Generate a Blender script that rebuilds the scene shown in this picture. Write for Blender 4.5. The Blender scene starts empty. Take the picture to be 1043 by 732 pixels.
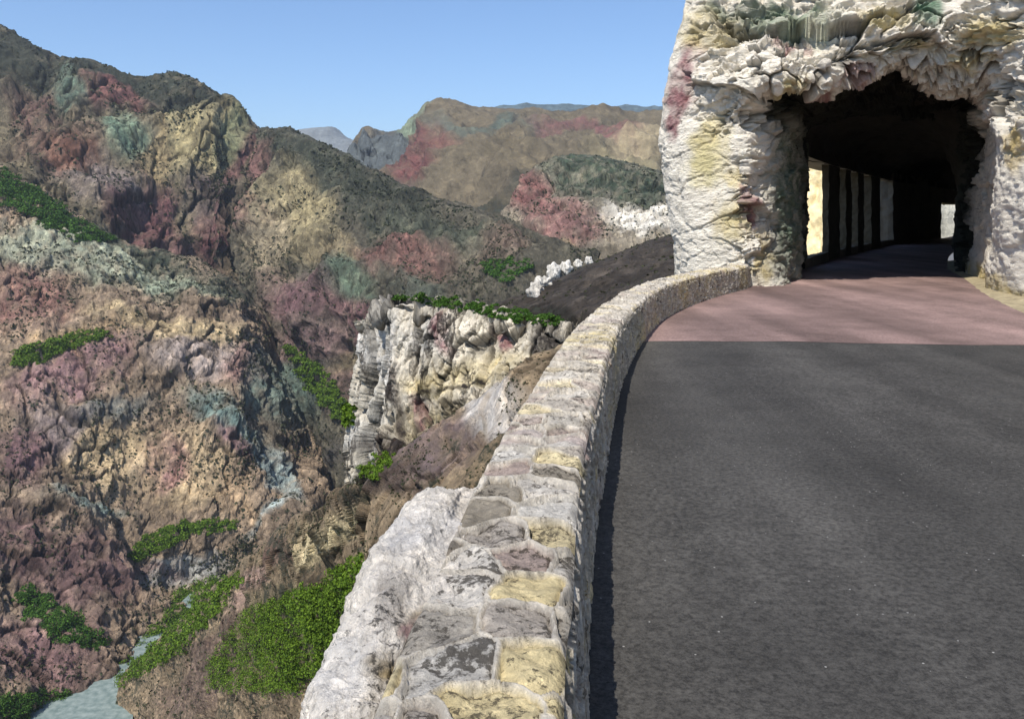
import bpy, math, random
import numpy as np
from mathutils import Vector
from mathutils.bvhtree import BVHTree

rng = np.random.default_rng(7)
random.seed(7)
scene = bpy.context.scene
COL = scene.collection

# ------------------------------------------------------------------ camera
F, CX, HY, H = 900.0, 521.5, 218.0, 2.0        # focal length (px of a 1043 px picture), centre column, horizon row, eye height
cam_d = bpy.data.cameras.new('camera'); cam = bpy.data.objects.new('camera', cam_d); COL.objects.link(cam)
cam.location = (0, 0, H); cam.rotation_euler = (math.pi/2, 0, 0)
cam_d.sensor_fit = 'HORIZONTAL'; cam_d.sensor_width = 36.0; cam_d.lens = 36.0*F/1043.0
cam_d.shift_y = -(366.0-HY)/1043.0
cam_d.clip_start = 0.05; cam_d.clip_end = 60000
scene.camera = cam

def P(px, py, d):
    return ((px-CX)/F*d, d, H+(HY-py)/F*d)
def G(px, py, z=0.0):
    d = (H-z)*F/(py-HY)
    return ((px-CX)/F*d, d)
def proj(V):
    y = np.maximum(V[:, 1], 0.5)
    return CX+F*V[:, 0]/y, HY-F*(V[:, 2]-H)/y

def lin(c):
    return tuple(((v/255.0)/12.92 if v/255.0 <= 0.04045 else ((v/255.0+0.055)/1.055)**2.4) for v in c)

# ------------------------------------------------------------------ noise
_perm = rng.permutation(256); _perm = np.concatenate([_perm, _perm, _perm])
_g = rng.normal(size=(256, 3)); _g /= np.linalg.norm(_g, axis=1)[:, None]
def _h(i, j, k): return _perm[_perm[_perm[i & 255]+(j & 255)]+(k & 255)]
def noise(Pn):
    Pn = np.asarray(Pn, float); i = np.floor(Pn).astype(int); f = Pn-i
    u = f*f*f*(f*(f*6-15)+10); out = 0
    for a in (0, 1):
        for b in (0, 1):
            for c in (0, 1):
                g = _g[_h(i[:, 0]+a, i[:, 1]+b, i[:, 2]+c)]
                dt = g[:, 0]*(f[:, 0]-a)+g[:, 1]*(f[:, 1]-b)+g[:, 2]*(f[:, 2]-c)
                w = (u[:, 0] if a else 1-u[:, 0])*(u[:, 1] if b else 1-u[:, 1])*(u[:, 2] if c else 1-u[:, 2])
                out = out+dt*w
    return out*1.5
def fbm(Pn, o=4):
    s = 0; a = 1; Pn = np.asarray(Pn, float)
    for k in range(o):
        s = s+a*noise(Pn+17.3*k); a *= .5; Pn = Pn*2.03
    return s
def ridged(Pn, o=4):
    s = 0; a = 1; Pn = np.asarray(Pn, float)
    for k in range(o):
        s = s+a*(1-np.abs(noise(Pn+9.1*k))*2.2); a *= .5; Pn = Pn*2.07
    return s-.9
def worley(Pn, jit=.9):
    i = np.floor(Pn).astype(int); n = len(Pn)
    f1 = np.full(n, 9.); f2 = np.full(n, 9.); idc = np.zeros(n, int)
    for a in (-1, 0, 1):
        for b in (-1, 0, 1):
            for c in (-1, 0, 1):
                q = i+np.array([a, b, c]); h = _h(q[:, 0], q[:, 1], q[:, 2])
                off = np.stack([_perm[h+11], _perm[h+97], _perm[h+173]], 1)/255.0
                pt = q+.5+(off-.5)*jit
                dd = np.linalg.norm(pt-Pn, axis=1)
                m = dd < f1
                f2 = np.where(m, f1, np.minimum(f2, dd)); idc = np.where(m, h, idc); f1 = np.where(m, dd, f1)
    return f1, f2, idc
def facets(Q, jit=.95):
    """fractured rock: every cell is a randomly set back, randomly tilted plane; returns height (about -1..1) and joint width"""
    i = np.floor(Q).astype(int); n = len(Q)
    f1 = np.full(n, 9.); f2 = np.full(n, 9.); hh = np.zeros(n)
    for a in (-1, 0, 1):
        for b in (-1, 0, 1):
            for c in (-1, 0, 1):
                q = i+np.array([a, b, c]); h = _h(q[:, 0], q[:, 1], q[:, 2])
                off = np.stack([_perm[h+11], _perm[h+97], _perm[h+173]], 1)/255.0
                d = Q-(q+.5+(off-.5)*jit); dd = np.linalg.norm(d, axis=1); m = dd < f1
                hv = (_perm[h+57]/255.0-.5)*1.1+(d*_g[h]).sum(1)*.9
                f2 = np.where(m, f1, np.minimum(f2, dd)); hh = np.where(m, hv, hh); f1 = np.where(m, dd, f1)
    return hh, f2-f1
def warp3(Q, a, f=1.3):
    return Q+a*np.stack([fbm(Q*f, 3), fbm(Q*f+31, 3), fbm(Q*f+77, 3)], 1)
def sstep(a, b, x):
    t = np.clip((x-a)/(b-a), 0, 1); return t*t*(3-2*t)

# ------------------------------------------------------------------ mesh helpers
def catmull(C, n):
    """C: (m, k) control rows -> (n, k) smooth curve through them"""
    C = np.asarray(C, float); m = len(C)
    t = np.linspace(0, m-1, n) if np.isscalar(n) else np.asarray(n)
    i = np.clip(np.floor(t).astype(int), 0, m-2); f = (t-i)[:, None]
    p0 = C[np.maximum(i-1, 0)]; p1 = C[i]; p2 = C[i+1]; p3 = C[np.minimum(i+2, m-1)]
    return .5*(2*p1+(p2-p0)*f+(2*p0-5*p1+4*p2-p3)*f*f+(3*p1-p0-3*p2+p3)*f**3)
def grid_from(rows, nu, nv):
    R = np.array(rows, float)                       # (r, c, 3)
    r, c, _ = R.shape
    A = np.stack([catmull(R[k], nu) for k in range(r)], 0)          # (r, nu, 3)
    B = catmull(A.reshape(r, -1), nv).reshape(-1, nu, 3)            # (nv, nu, 3)
    return B
def grid_normals(B):
    du = np.gradient(B, axis=1); dv = np.gradient(B, axis=0)
    n = np.cross(du, dv); n /= np.maximum(np.linalg.norm(n, axis=2), 1e-9)[..., None]
    return n
def grid_faces(nv, nu):
    i = np.arange(nv*nu).reshape(nv, nu)
    return np.stack([i[:-1, :-1], i[:-1, 1:], i[1:, 1:], i[1:, :-1]], -1).reshape(-1, 4)

def link(o, parent=None):
    COL.objects.link(o)
    if parent is not None:
        o.parent = parent
    return o
def mesh_obj(name, V, Fc, mat, parent=None, cols=None, smooth=True, origin=None):
    V = np.asarray(V, float)
    pl = Vector(parent.location) if parent is not None else None
    if origin is None:
        if parent is not None: origin = tuple(pl)
        else:
            mn = V.min(0); mx = V.max(0); origin = ((mn[0]+mx[0])/2, (mn[1]+mx[1])/2, mn[2])
    V = V-np.array(origin)
    me = bpy.data.meshes.new(name)
    Fc = [tuple(int(a) for a in f) for f in Fc] if not isinstance(Fc, np.ndarray) else Fc.tolist()
    me.from_pydata(V.tolist(), [], Fc)
    if cols is not None:
        at = me.color_attributes.new('tint', 'FLOAT_COLOR', 'POINT')
        c4 = np.ones((len(V), 4)); c4[:, :3] = cols[:, :3]
        if cols.shape[1] > 3: c4[:, 3] = cols[:, 3]
        at.data.foreach_set('color', c4.ravel())
    me.polygons.foreach_set('use_smooth', [smooth]*len(me.polygons))
    me.materials.append(mat); me.update()
    o = bpy.data.objects.new(name, me)
    if parent is not None:
        o.location = Vector(origin)-pl
    else:
        o.location = origin
    return link(o, parent)
def tag(o, label=None, cat=None, group=None, kind=None):
    if label: o['label'] = label
    if cat: o['category'] = cat
    if group: o['group'] = group
    if kind: o['kind'] = kind
    return o
def empty(name, loc):
    o = bpy.data.objects.new(name, None); o.location = loc; o.empty_display_size = .3
    return link(o)

# ------------------------------------------------------------------ tints: local base colours of rock and soil
def tint(V, base, blobs, warp=8.0, wfreq=1/45.0, alpha=0.5):
    """base (r,g,b[,veg]); blobs (px,py,rx,ry,deg,(r,g,b)[,veg]); colour patches of the rock itself"""
    px, py = proj(V)
    q = np.stack([px*wfreq, py*wfreq, np.full(len(px), 3.3)], 1)
    wx = px+warp*fbm(q, 6)*1.9; wy = py+warp*fbm(q+50, 6)*1.9
    brk = .82+.5*fbm(V/(np.median(V[:, 1])*.012+.2), 4)
    c = np.zeros((len(V), 4)); c[:, :3] = lin(base[:3]); c[:, 3] = alpha if len(base) < 4 else base[3]
    for b in blobs:
        cx, cy, rx, ry, dg, cc = b[:6]; vg = b[6] if len(b) > 6 else None
        a = math.radians(dg); dx = wx-cx; dy = wy-cy
        u = (dx*math.cos(a)+dy*math.sin(a))/rx; v = (-dx*math.sin(a)+dy*math.cos(a))/ry
        w = (1-sstep(.45, 1.25, np.sqrt(u*u+v*v)))*np.clip(brk, .35, 1)
        g_ = sum(cc)/3; k_ = .72 if cc[0] > cc[1]*1.25 else .95
        cc = tuple(g_+(x-g_)*k_ for x in cc)
        c[:, :3] = c[:, :3]*(1-w[:, None])+np.array(lin(cc))*w[:, None]
        if vg is not None: c[:, 3] = c[:, 3]*(1-w)+vg*w
    return c

# ------------------------------------------------------------------ materials
def new_mat(name):
    m = bpy.data.materials.new(name); m.use_nodes = True
    nt = m.node_tree; nt.nodes.clear()
    out = nt.nodes.new('ShaderNodeOutputMaterial'); b = nt.nodes.new('ShaderNodeBsdfPrincipled')
    b.inputs['Roughness'].default_value = .92; b.inputs['Specular IOR Level'].default_value = .15
    nt.links.new(b.outputs[0], out.inputs[0])
    return m, nt, b
def N(nt, t, **k):
    n = nt.nodes.new(t)
    for a, v in k.items():
        if a.startswith('i_'): n.inputs[a[2:].replace('_', ' ')].default_value = v
        else: setattr(n, a, v)
    return n
def ramp(nt, fac, stops):
    r = nt.nodes.new('ShaderNodeValToRGB'); nt.links.new(fac, r.inputs[0])
    e = r.color_ramp.elements
    while len(e) < len(stops): e.new(.5)
    for k, (p, c) in enumerate(stops):
        e[k].position = p; e[k].color = (*(c if isinstance(c, tuple) else (c, c, c)), 1)
    return r.outputs[0]
def mixc(nt, a, b, fac, mode='MIX'):
    m = nt.nodes.new('ShaderNodeMix'); m.data_type = 'RGBA'; m.blend_type = mode
    for s, v in ((0, fac), (6, a), (7, b)):
        if hasattr(v, 'is_linked') or isinstance(v, bpy.types.NodeSocket): nt.links.new(v, m.inputs[s])
        else: m.inputs[s].default_value = v if s == 0 else (*v, 1)
    return m.outputs[2]
def math_n(nt, op, a, b=None, clamp=False):
    m = nt.nodes.new('ShaderNodeMath'); m.operation = op; m.use_clamp = clamp
    for s, v in ((0, a), (1, b)):
        if v is None: continue
        if isinstance(v, bpy.types.NodeSocket): nt.links.new(v, m.inputs[s])
        else: m.inputs[s].default_value = v
    return m.outputs[0]

def rock_mat(name, size, speck=(.05, .055, .04), speck_size=None, bump=.6, stretch=(1, 1, 1), lo=.62, hi=1.3, crack=.0, pale=.0):
    """size: wavelength in metres of the middle detail. alpha of 'tint' is how thickly dark scrub/lichen covers it"""
    m, nt, b = new_mat(name)
    tc = N(nt, 'ShaderNodeTexCoord'); mp = N(nt, 'ShaderNodeMapping'); mp.inputs['Scale'].default_value = stretch
    nt.links.new(tc.outputs['Object'], mp.inputs[0])
    at = N(nt, 'ShaderNodeAttribute', attribute_name='tint')
    def nz(sc, det=6, rough=.6, src=mp.outputs[0], dist=0):
        n = N(nt, 'ShaderNodeTexNoise'); n.inputs['Scale'].default_value = 1/sc; n.inputs['Detail'].default_value = det
        n.inputs['Roughness'].default_value = rough; n.inputs['Distortion'].default_value = dist
        nt.links.new(src, n.inputs['Vector']); return n.outputs['Fac']
    n1 = nz(size*2.5, 8, .68); n2 = nz(size*.6, 8, .72)
    v1 = ramp(nt, n1, [(.3, lo), (.5, 1.0), (.72, hi)])
    v2 = ramp(nt, n2, [(.3, lo+.05), (.55, 1.0), (.75, hi)])
    col = mixc(nt, at.outputs['Color'], v1, 1.0, 'MULTIPLY'); col = mixc(nt, col, v2, 1.0, 'MULTIPLY')
    if pale > 0:
        pn = ramp(nt, nz(size*.55, 9, .8), [(.5, 0.0), (.6, 1.0)])
        col = mixc(nt, col, mixc(nt, col, (2.1, 2.05, 1.95), 1.0, 'MULTIPLY'), math_n(nt, 'MULTIPLY', pn, pale))
        dn = ramp(nt, nz(size*.42, 9, .8, dist=.6), [(.38, 1.0), (.47, 0.0)])
        col = mixc(nt, col, mixc(nt, col, (.36, .35, .35), 1.0, 'MULTIPLY'), math_n(nt, 'MULTIPLY', dn, pale*1.1, True))
    # scrub / lichen specks
    ss = speck_size or size*.35
    s1 = nz(ss*1.3, 5, .75, tc.outputs['Object']); s2 = nz(ss*9, 4, .6, tc.outputs['Object'])
    s = math_n(nt, 'ADD', math_n(nt, 'MULTIPLY', s1, .75), math_n(nt, 'MULTIPLY', s2, .45))
    thr = math_n(nt, 'SUBTRACT', .95, math_n(nt, 'MULTIPLY', at.outputs['Alpha'], .45))
    k = math_n(nt, 'MULTIPLY', math_n(nt, 'SUBTRACT', s, thr), 14.0, True)
    col = mixc(nt, col, speck, math_n(nt, 'MULTIPLY', k, .85))
    if crack > 0:
        wn = N(nt, 'ShaderNodeTexNoise'); wn.inputs['Scale'].default_value = 1/(size*1.6); wn.inputs['Detail'].default_value = 9
        wn.inputs['Roughness'].default_value = .62; nt.links.new(mp.outputs[0], wn.inputs['Vector'])
        d = math_n(nt, 'ABSOLUTE', math_n(nt, 'SUBTRACT', wn.outputs['Fac'], .5))
        ck = math_n(nt, 'SUBTRACT', 1.0, math_n(nt, 'MULTIPLY', d, 38.0), True)
        gate = ramp(nt, nz(size*4, 3), [(.45, 0.0), (.6, 1.0)])
        ck = math_n(nt, 'MULTIPLY', math_n(nt, 'MULTIPLY', ck, gate), crack, True)
        col = mixc(nt, col, (.07, .06, .055), ck)
    nt.links.new(col, b.inputs['Base Color'])
    hsum = math_n(nt, 'ADD', math_n(nt, 'MULTIPLY', n2, 1.0), math_n(nt, 'MULTIPLY', nz(size*.12, 6, .7), .35))
    if crack > 0: hsum = math_n(nt, 'SUBTRACT', hsum, math_n(nt, 'MULTIPLY', ck, .5))
    bp = N(nt, 'ShaderNodeBump'); bp.inputs['Strength'].default_value = bump; bp.inputs['Distance'].default_value = size*.5
    nt.links.new(hsum, bp.inputs['Height']); nt.links.new(bp.outputs[0], b.inputs['Normal'])
    return m

def leaf_mat(name, c1, c2):
    m, nt, b = new_mat(name)
    g = N(nt, 'ShaderNodeNewGeometry')
    col = ramp(nt, g.outputs['Random Per Island'], [(0, c1), (.5, tuple(.45*a+.55*b for a, b in zip(c1, c2))), (1, tuple(min(1, v*1.25) for v in c2))])
    nt.links.new(col, b.inputs['Base Color']); b.inputs['Roughness'].default_value = .7
    return m

M_far = rock_mat('far_rock', 60, bump=.5, speck_size=14, lo=.7, hi=1.2, pale=.4)
M_hill = rock_mat('hill_rock', 16, bump=.8, speck_size=3.4, lo=.55, hi=1.4, stretch=(1, 1, .6), crack=.25, pale=.7)
M_slope = rock_mat('slope_rock', 5, bump=.8, speck_size=1.6, lo=.55, hi=1.4, pale=.7)
M_cliff = rock_mat('cliff_rock', 2.2, bump=.8, speck_size=.7, stretch=(1, 1, .35), speck=(.035, .03, .028), crack=1.0, lo=.6, hi=1.25, pale=.3)
M_tunnel = rock_mat('tunnel_rock', .9, bump=.7, speck_size=.1, speck=(.04, .035, .03), crack=.15, lo=.86, hi=1.08, pale=.12, stretch=(.6, .6, 1.5))
M_stone = rock_mat('masonry_stone', .09, bump=.8, pale=.3, speck_size=.028, speck=(.045, .038, .03), lo=.66, hi=1.22)
M_bulge = rock_mat('speckled_rock', .16, bump=.9, speck_size=.03, speck=(.03, .028, .026), lo=.7, hi=1.15, pale=.4)
M_scrub = leaf_mat('scrub_leaf', (.022, .028, .014), (.055, .06, .03))
M_green = leaf_mat('thicket_leaf', (.03, .065, .006), (.11, .18, .015))
M_green2 = leaf_mat('dark_thicket_leaf', (.015, .045, .006), (.06, .13, .015))

# ------------------------------------------------------------------ hills: lofted through section curves, then weathered
HILLS = {}
def hill(name, rows, nu, nv, disp, base, blobs, mat, label=None, warp=8, world_rows=None, back=True, lift=1.0, calm=0, kind='structure', parent=None, origin=None, alpha=.5, post=None, flip=False):
    R = [[P(*p) if len(p) == 3 else p[:3] for p in r] for r in rows]
    if back:       # the far side: falls away behind the crest
        top = R[0]; b1 = []; b2 = []
        for (x, y, z) in top:
            s = back*y; vs = max(0.0, (H-z)/y)
            b1.append((x*(1+.4*back), y+s*.5, z-s*(.12+.55*vs))); b2.append((x*(1+back), y+s*1.4, z-s*(.75+1.5*vs)))
        R = [b2, b1]+R
    B = grid_from(R, nu, nv)
    n = grid_normals(B)
    V = B.reshape(-1, 3); Nn = n.reshape(-1, 3)
    # outward = towards the camera on the visible part
    mid = len(V)//2+nu//2
    if np.dot(Nn[(nv*2//3)*nu+nu//2], -(V[(nv*2//3)*nu+nu//2]-np.array([0, 0, H]))) < 0: Nn = -Nn
    c = tint(V, base, blobs, warp=warp, alpha=alpha)
    if lift != 1: c[:, :3] = np.minimum(c[:, :3]*lift, .75)
    D = np.zeros(len(V))
    for (kind_, wl, amp, zs) in disp:
        q = V/wl*np.array([1, 1, zs])
        if kind_ == 'f3': D += amp*fbm(q, 3)
        elif kind_ == 'r3': D += amp*ridged(q, 3)
        elif kind_ == 'p':
            hv, e = facets(warp3(q, .22)); D += amp*hv; gm = (1-sstep(.02, .09, e))*sstep(-.25, .2, fbm(q*.4+3, 2)); D -= amp*.7*gm; c[:, :3] *= (1-.6*gm)[:, None]
        elif kind_ == 'g':          # narrow open joints
            qq = q+.25*np.stack([fbm(q*1.3, 3), fbm(q*1.3+31, 3), fbm(q*1.3+77, 3)], 1)
            f1, f2, _ = worley(qq); gm = (1-sstep(.02, .13, f2-f1))*sstep(-.3, .25, fbm(q*.5+3, 2)); D -= amp*gm; c[:, :3] *= (1-.72*gm)[:, None]
        elif kind_ == 'f': D += amp*fbm(q, 5)
        elif kind_ == 'r': D += amp*ridged(q, 5)
        elif kind_ == 'w':
            qq = q+.35*np.stack([fbm(q*1.3, 3), fbm(q*1.3+31, 3), fbm(q*1.3+77, 3)], 1)
            f1, f2, _ = worley(qq); D += amp*(np.minimum((f2-f1)*2.2, .6)-.3)
        elif kind_ == 's':          # strata: ledges that stand out over undercut beds
            zz = V[:, 2]+wl*1.2*fbm(V/(wl*6), 3)+V[:, 0]*.12
            t = (zz/wl) % 1.0; D += amp*(t**2-.3)*(fbm(V/(wl*4)+9, 2)*.9+.6)
    if back:
        rr = np.repeat(np.linspace(0, len(R)-1, nv), nu); D = D*(.28+.72*np.clip(np.abs(rr-2)/.7, 0, 1))
    if calm:
        rr = np.repeat(np.linspace(0, len(R)-1, nv), nu); D = D*(.2+.8*sstep(calm-.5, calm+.4, rr))
    V2 = V+Nn*D[:, None]
    if post is not None: V2 = post(V2, V, Nn, c)
    if flip: pass
    o = mesh_obj(name, V2, grid_faces(nv, nu), mat, parent=parent, cols=c, origin=origin)
    if parent is None: tag(o, kind=kind, label=label)
    HILLS.setdefault(name, []).append((o, V2, nv, nu))
    return o, V2

# far pale ridge
hill('far_ridge', [
    [(200, 150, 6500), (285, 139, 6500), (308, 132, 6500), (335, 131, 6500), (352, 139, 6500), (385, 150, 6500), (450, 160, 6500)],
    [(200, 190, 5800), (285, 185, 5800), (308, 180, 5800), (335, 180, 5800), (352, 182, 5800), (385, 190, 5800), (450, 200, 5800)],
    [(200, 260, 5000), (285, 260, 5000), (308, 260, 5000), (335, 260, 5000), (352, 260, 5000), (385, 260, 5000), (450, 260, 5000)]],
    160, 70, [('r', 500, 40, 1), ('f', 120, 12, 1)], (120, 125, 125), [], M_far, back=.2)
hill('far_plateau', [
    [(395, 150, 4600), (432, 116, 4600), (446, 105, 4600), (480, 108, 4600), (540, 110, 4600), (610, 109, 4600), (680, 112, 4600), (760, 116, 4600)],
    [(395, 170, 4300), (432, 130, 4300), (446, 120, 4300), (480, 121, 4300), (540, 121, 4300), (610, 121, 4300), (680, 124, 4300), (760, 128, 4300)],
    [(395, 260, 3700), (432, 230, 3700), (446, 220, 3700), (480, 220, 3700), (540, 220, 3700), (610, 220, 3700), (680, 220, 3700), (760, 220, 3700)]],
    200, 60, [('r', 400, 25, 1), ('f', 90, 8, 1)], (85, 100, 105), [(450, 112, 30, 8, 0, (120, 130, 115))], M_far, back=.2)
# mesa
hill('mountain', [
    [(335, 178, 2600), (366, 150, 2600), (371, 133, 2600), (388, 137, 2580), (408, 138, 2550), (424, 122, 2480), (445, 108, 2440), (500, 112, 2400), (560, 115, 2400), (620, 116, 2400), (690, 119, 2400), (760, 120, 2400)],
    [(335, 195, 2350), (362, 180, 2350), (378, 160, 2350), (395, 168, 2300), (412, 160, 2250), (432, 143, 2200), (465, 128, 2150), (515, 138, 2100), (570, 138, 2100), (630, 136, 2100), (690, 142, 2100), (760, 150, 2100)],
    [(340, 220, 2100), (370, 208, 2100), (385, 200, 2050), (405, 196, 2000), (430, 188, 1950), (455, 180, 1900), (490, 172, 1850), (535, 165, 1800), (580, 160, 1750), (635, 158, 1750), (690, 165, 1700), (760, 170, 1700)],
    [(345, 250, 1900), (375, 242, 1850), (395, 240, 1800), (420, 235, 1750), (445, 230, 1700), (475, 222, 1650), (505, 215, 1600), (545, 210, 1550), (590, 205, 1500), (640, 205, 1450), (690, 210, 1400), (760, 215, 1400)],
    [(345, 330, 1700), (375, 330, 1650), (395, 330, 1600), (420, 330, 1550), (445, 330, 1500), (475, 330, 1450), (505, 320, 1400), (545, 310, 1350), (590, 300, 1300), (640, 300, 1250), (690, 300, 1200), (760, 300, 1200)]],
    420, 260, [('r', 420, 42, .7), ('f', 120, 16, .6), ('s', 70, 16, 1), ('r', 50, 7, 1)], (105, 96, 78, .4),
    [(395, 150, 30, 16, 0, (80, 85, 85), .5), (425, 130, 25, 12, -40, (130, 145, 120), .3), (430, 165, 45, 20, -35, (120, 68, 62), .3),
     (500, 135, 60, 9, 0, (85, 95, 85)), (600, 137, 70, 7, 4, (125, 80, 74), .2), (470, 190, 45, 26, -20, (112, 102, 82), .5), (520, 160, 60, 18, 0, (105, 95, 74), .5),
     (660, 150, 50, 14, 0, (165, 150, 118), .2), (640, 175, 40, 14, 10, (150, 140, 108), .3), (405, 215, 20, 26, 0, (98, 72, 64)), (540, 200, 20, 22, 0, (72, 70, 58), .6), (500, 225, 60, 16, 0, (70, 68, 54), .7)],
    M_far, back=.25)
hill('crag', [
    [(352, 158, 2330), (360, 146, 2330), (365, 150, 2330), (369, 132, 2330), (373, 134, 2330), (378, 141, 2330), (386, 138, 2330), (398, 141, 2330), (406, 137, 2330), (412, 141, 2330), (424, 150, 2330)],
    [(352, 172, 2290), (360, 166, 2290), (365, 166, 2290), (369, 150, 2290), (374, 150, 2290), (379, 154, 2290), (387, 152, 2290), (398, 154, 2290), (406, 152, 2290), (413, 156, 2290), (426, 164, 2290)],
    [(350, 215, 2200), (358, 210, 2200), (364, 208, 2200), (369, 205, 2200), (375, 205, 2200), (381, 205, 2200), (388, 205, 2200), (398, 205, 2200), (407, 205, 2200), (416, 205, 2200), (430, 210, 2200)]],
    240, 90, [('p', 40, 9, .4), ('f', 20, 4, .5)], (92, 98, 98, .5), [], M_far, back=.03)
# dark green knoll over pale cliffs and a pink spur
hill('hill', [
    [(505, 262, 1150), (530, 196, 1150), (548, 172, 1150), (575, 162, 1130), (610, 161, 1100), (650, 170, 1060), (690, 184, 1020), (760, 200, 1000)],
    [(505, 275, 1040), (534, 216, 1030), (556, 192, 1020), (585, 186, 1010), (620, 188, 1000), (655, 194, 980), (690, 204, 960), (760, 215, 950)],
    [(508, 290, 960), (538, 232, 950), (562, 212, 950), (592, 204, 950), (625, 206, 940), (660, 211, 930), (695, 216, 920), (760, 225, 900)],
    [(512, 310, 900), (545, 258, 890), (575, 246, 880), (605, 240, 880), (635, 238, 880), (670, 241, 870), (705, 245, 860), (760, 252, 850)],
    [(520, 350, 860), (555, 310, 850), (585, 290, 830), (612, 285, 820), (640, 280, 810), (675, 280, 800), (710, 280, 790), (760, 285, 780)]],
    420, 260, [('r', 160, 16, .6), ('f', 40, 7, .5), ('s', 22, 5, 1), ('p', 14, 4, .5)], (150, 140, 122, .4),
    [(620, 180, 95, 27, 8, (66, 78, 62), .75), (690, 196, 40, 18, 8, (62, 74, 60), .75), (565, 222, 28, 34, 30, (150, 100, 92), .3), (590, 235, 30, 22, 20, (150, 104, 95), .35),
     (548, 200, 14, 26, 0, (140, 88, 80), .3), (600, 212, 24, 8, 15, (150, 112, 100), .35), (540, 250, 18, 22, 0, (98, 78, 66), .5), (575, 256, 18, 10, -10, (150, 135, 105), .5),
     (655, 222, 45, 16, 10, (228, 222, 208), .33), (640, 262, 60, 10, -10, (120, 110, 92), .6)],
    M_hill, back=.25)
# big mountain at the left
hill('mountain', [
    [(-160, -50, 1550), (-60, 2, 1500), (0, 31, 1450), (58, 62, 1420), (105, 69, 1420), (150, 75, 1420), (195, 84, 1400), (224, 103, 1380), (260, 134, 1350), (310, 175, 1320)],
    [(-160, 70, 1400), (-60, 85, 1380), (0, 80, 1330), (60, 92, 1320), (110, 97, 1320), (150, 100, 1310), (192, 104, 1310), (222, 118, 1300), (255, 143, 1310), (290, 190, 1290)],
    [(-160, 120, 1300), (-60, 135, 1270), (0, 128, 1230), (58, 132, 1230), (108, 132, 1230), (150, 128, 1240), (190, 122, 1250), (222, 138, 1240), (250, 158, 1270), (275, 205, 1260)],
    [(-160, 190, 1150), (-60, 185, 1140), (0, 172, 1130), (60, 178, 1130), (110, 176, 1150), (150, 172, 1180), (195, 166, 1215), (225, 170, 1220), (246, 180, 1240), (262, 225, 1230)],
    [(-160, 260, 1000), (-60, 250, 1000), (0, 240, 1010), (60, 240, 1030), (115, 242, 1060), (160, 240, 1100), (205, 228, 1150), (228, 230, 1165), (240, 240, 1180), (255, 270, 1190)],
    [(-160, 400, 950), (-60, 390, 950), (0, 380, 950), (60, 380, 980), (115, 380, 1000), (160, 370, 1040), (205, 350, 1080), (232, 340, 1100), (250, 330, 1120), (268, 330, 1150)]],
    450, 340, [('r', 260, 34, .45), ('f', 70, 11, .4), ('p', 48, 7, .4), ('s', 55, 7, 1), ('p', 17, 2.6, .4)], (104, 96, 78, .45),
    [(60, 70, 120, 18, 14, (48, 54, 46), .95), (180, 95, 90, 20, 22, (46, 52, 44), .95), (0, 50, 60, 40, 30, (60, 62, 52), .9), (90, 100, 90, 14, 6, (84, 80, 66), .7),
     (30, 110, 34, 24, 0, (98, 66, 58), .4), (115, 100, 34, 14, 0, (118, 72, 66), .35), (70, 98, 16, 22, 0, (84, 98, 84), .5), (50, 155, 60, 30, 0, (96, 72, 58), .5),
     (120, 140, 20, 26, -20, (104, 124, 104), .35), (195, 138, 46, 30, 10, (158, 146, 108), .25), (155, 150, 12, 28, 0, (140, 124, 92), .4), (235, 140, 22, 16, 30, (120, 122, 92), .35),
     (110, 190, 55, 24, 15, (122, 110, 104), .4), (68, 160, 26, 18, 0, (120, 78, 60), .4), (165, 205, 22, 44, -25, (124, 78, 78), .4), (140, 220, 46, 24, 20, (98, 62, 60), .4),
     (215, 185, 30, 28, 0, (92, 80, 78), .6), (245, 160, 24, 12, -35, (120, 78, 74), .35), (225, 250, 26, 60, 0, (104, 62, 62), .4), (190, 255, 40, 16, 25, (118, 78, 76), .4), (30, 210, 70, 20, 20, (80, 74, 58), .6)],
    M_hill, back=.3, lift=1.3)
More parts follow.
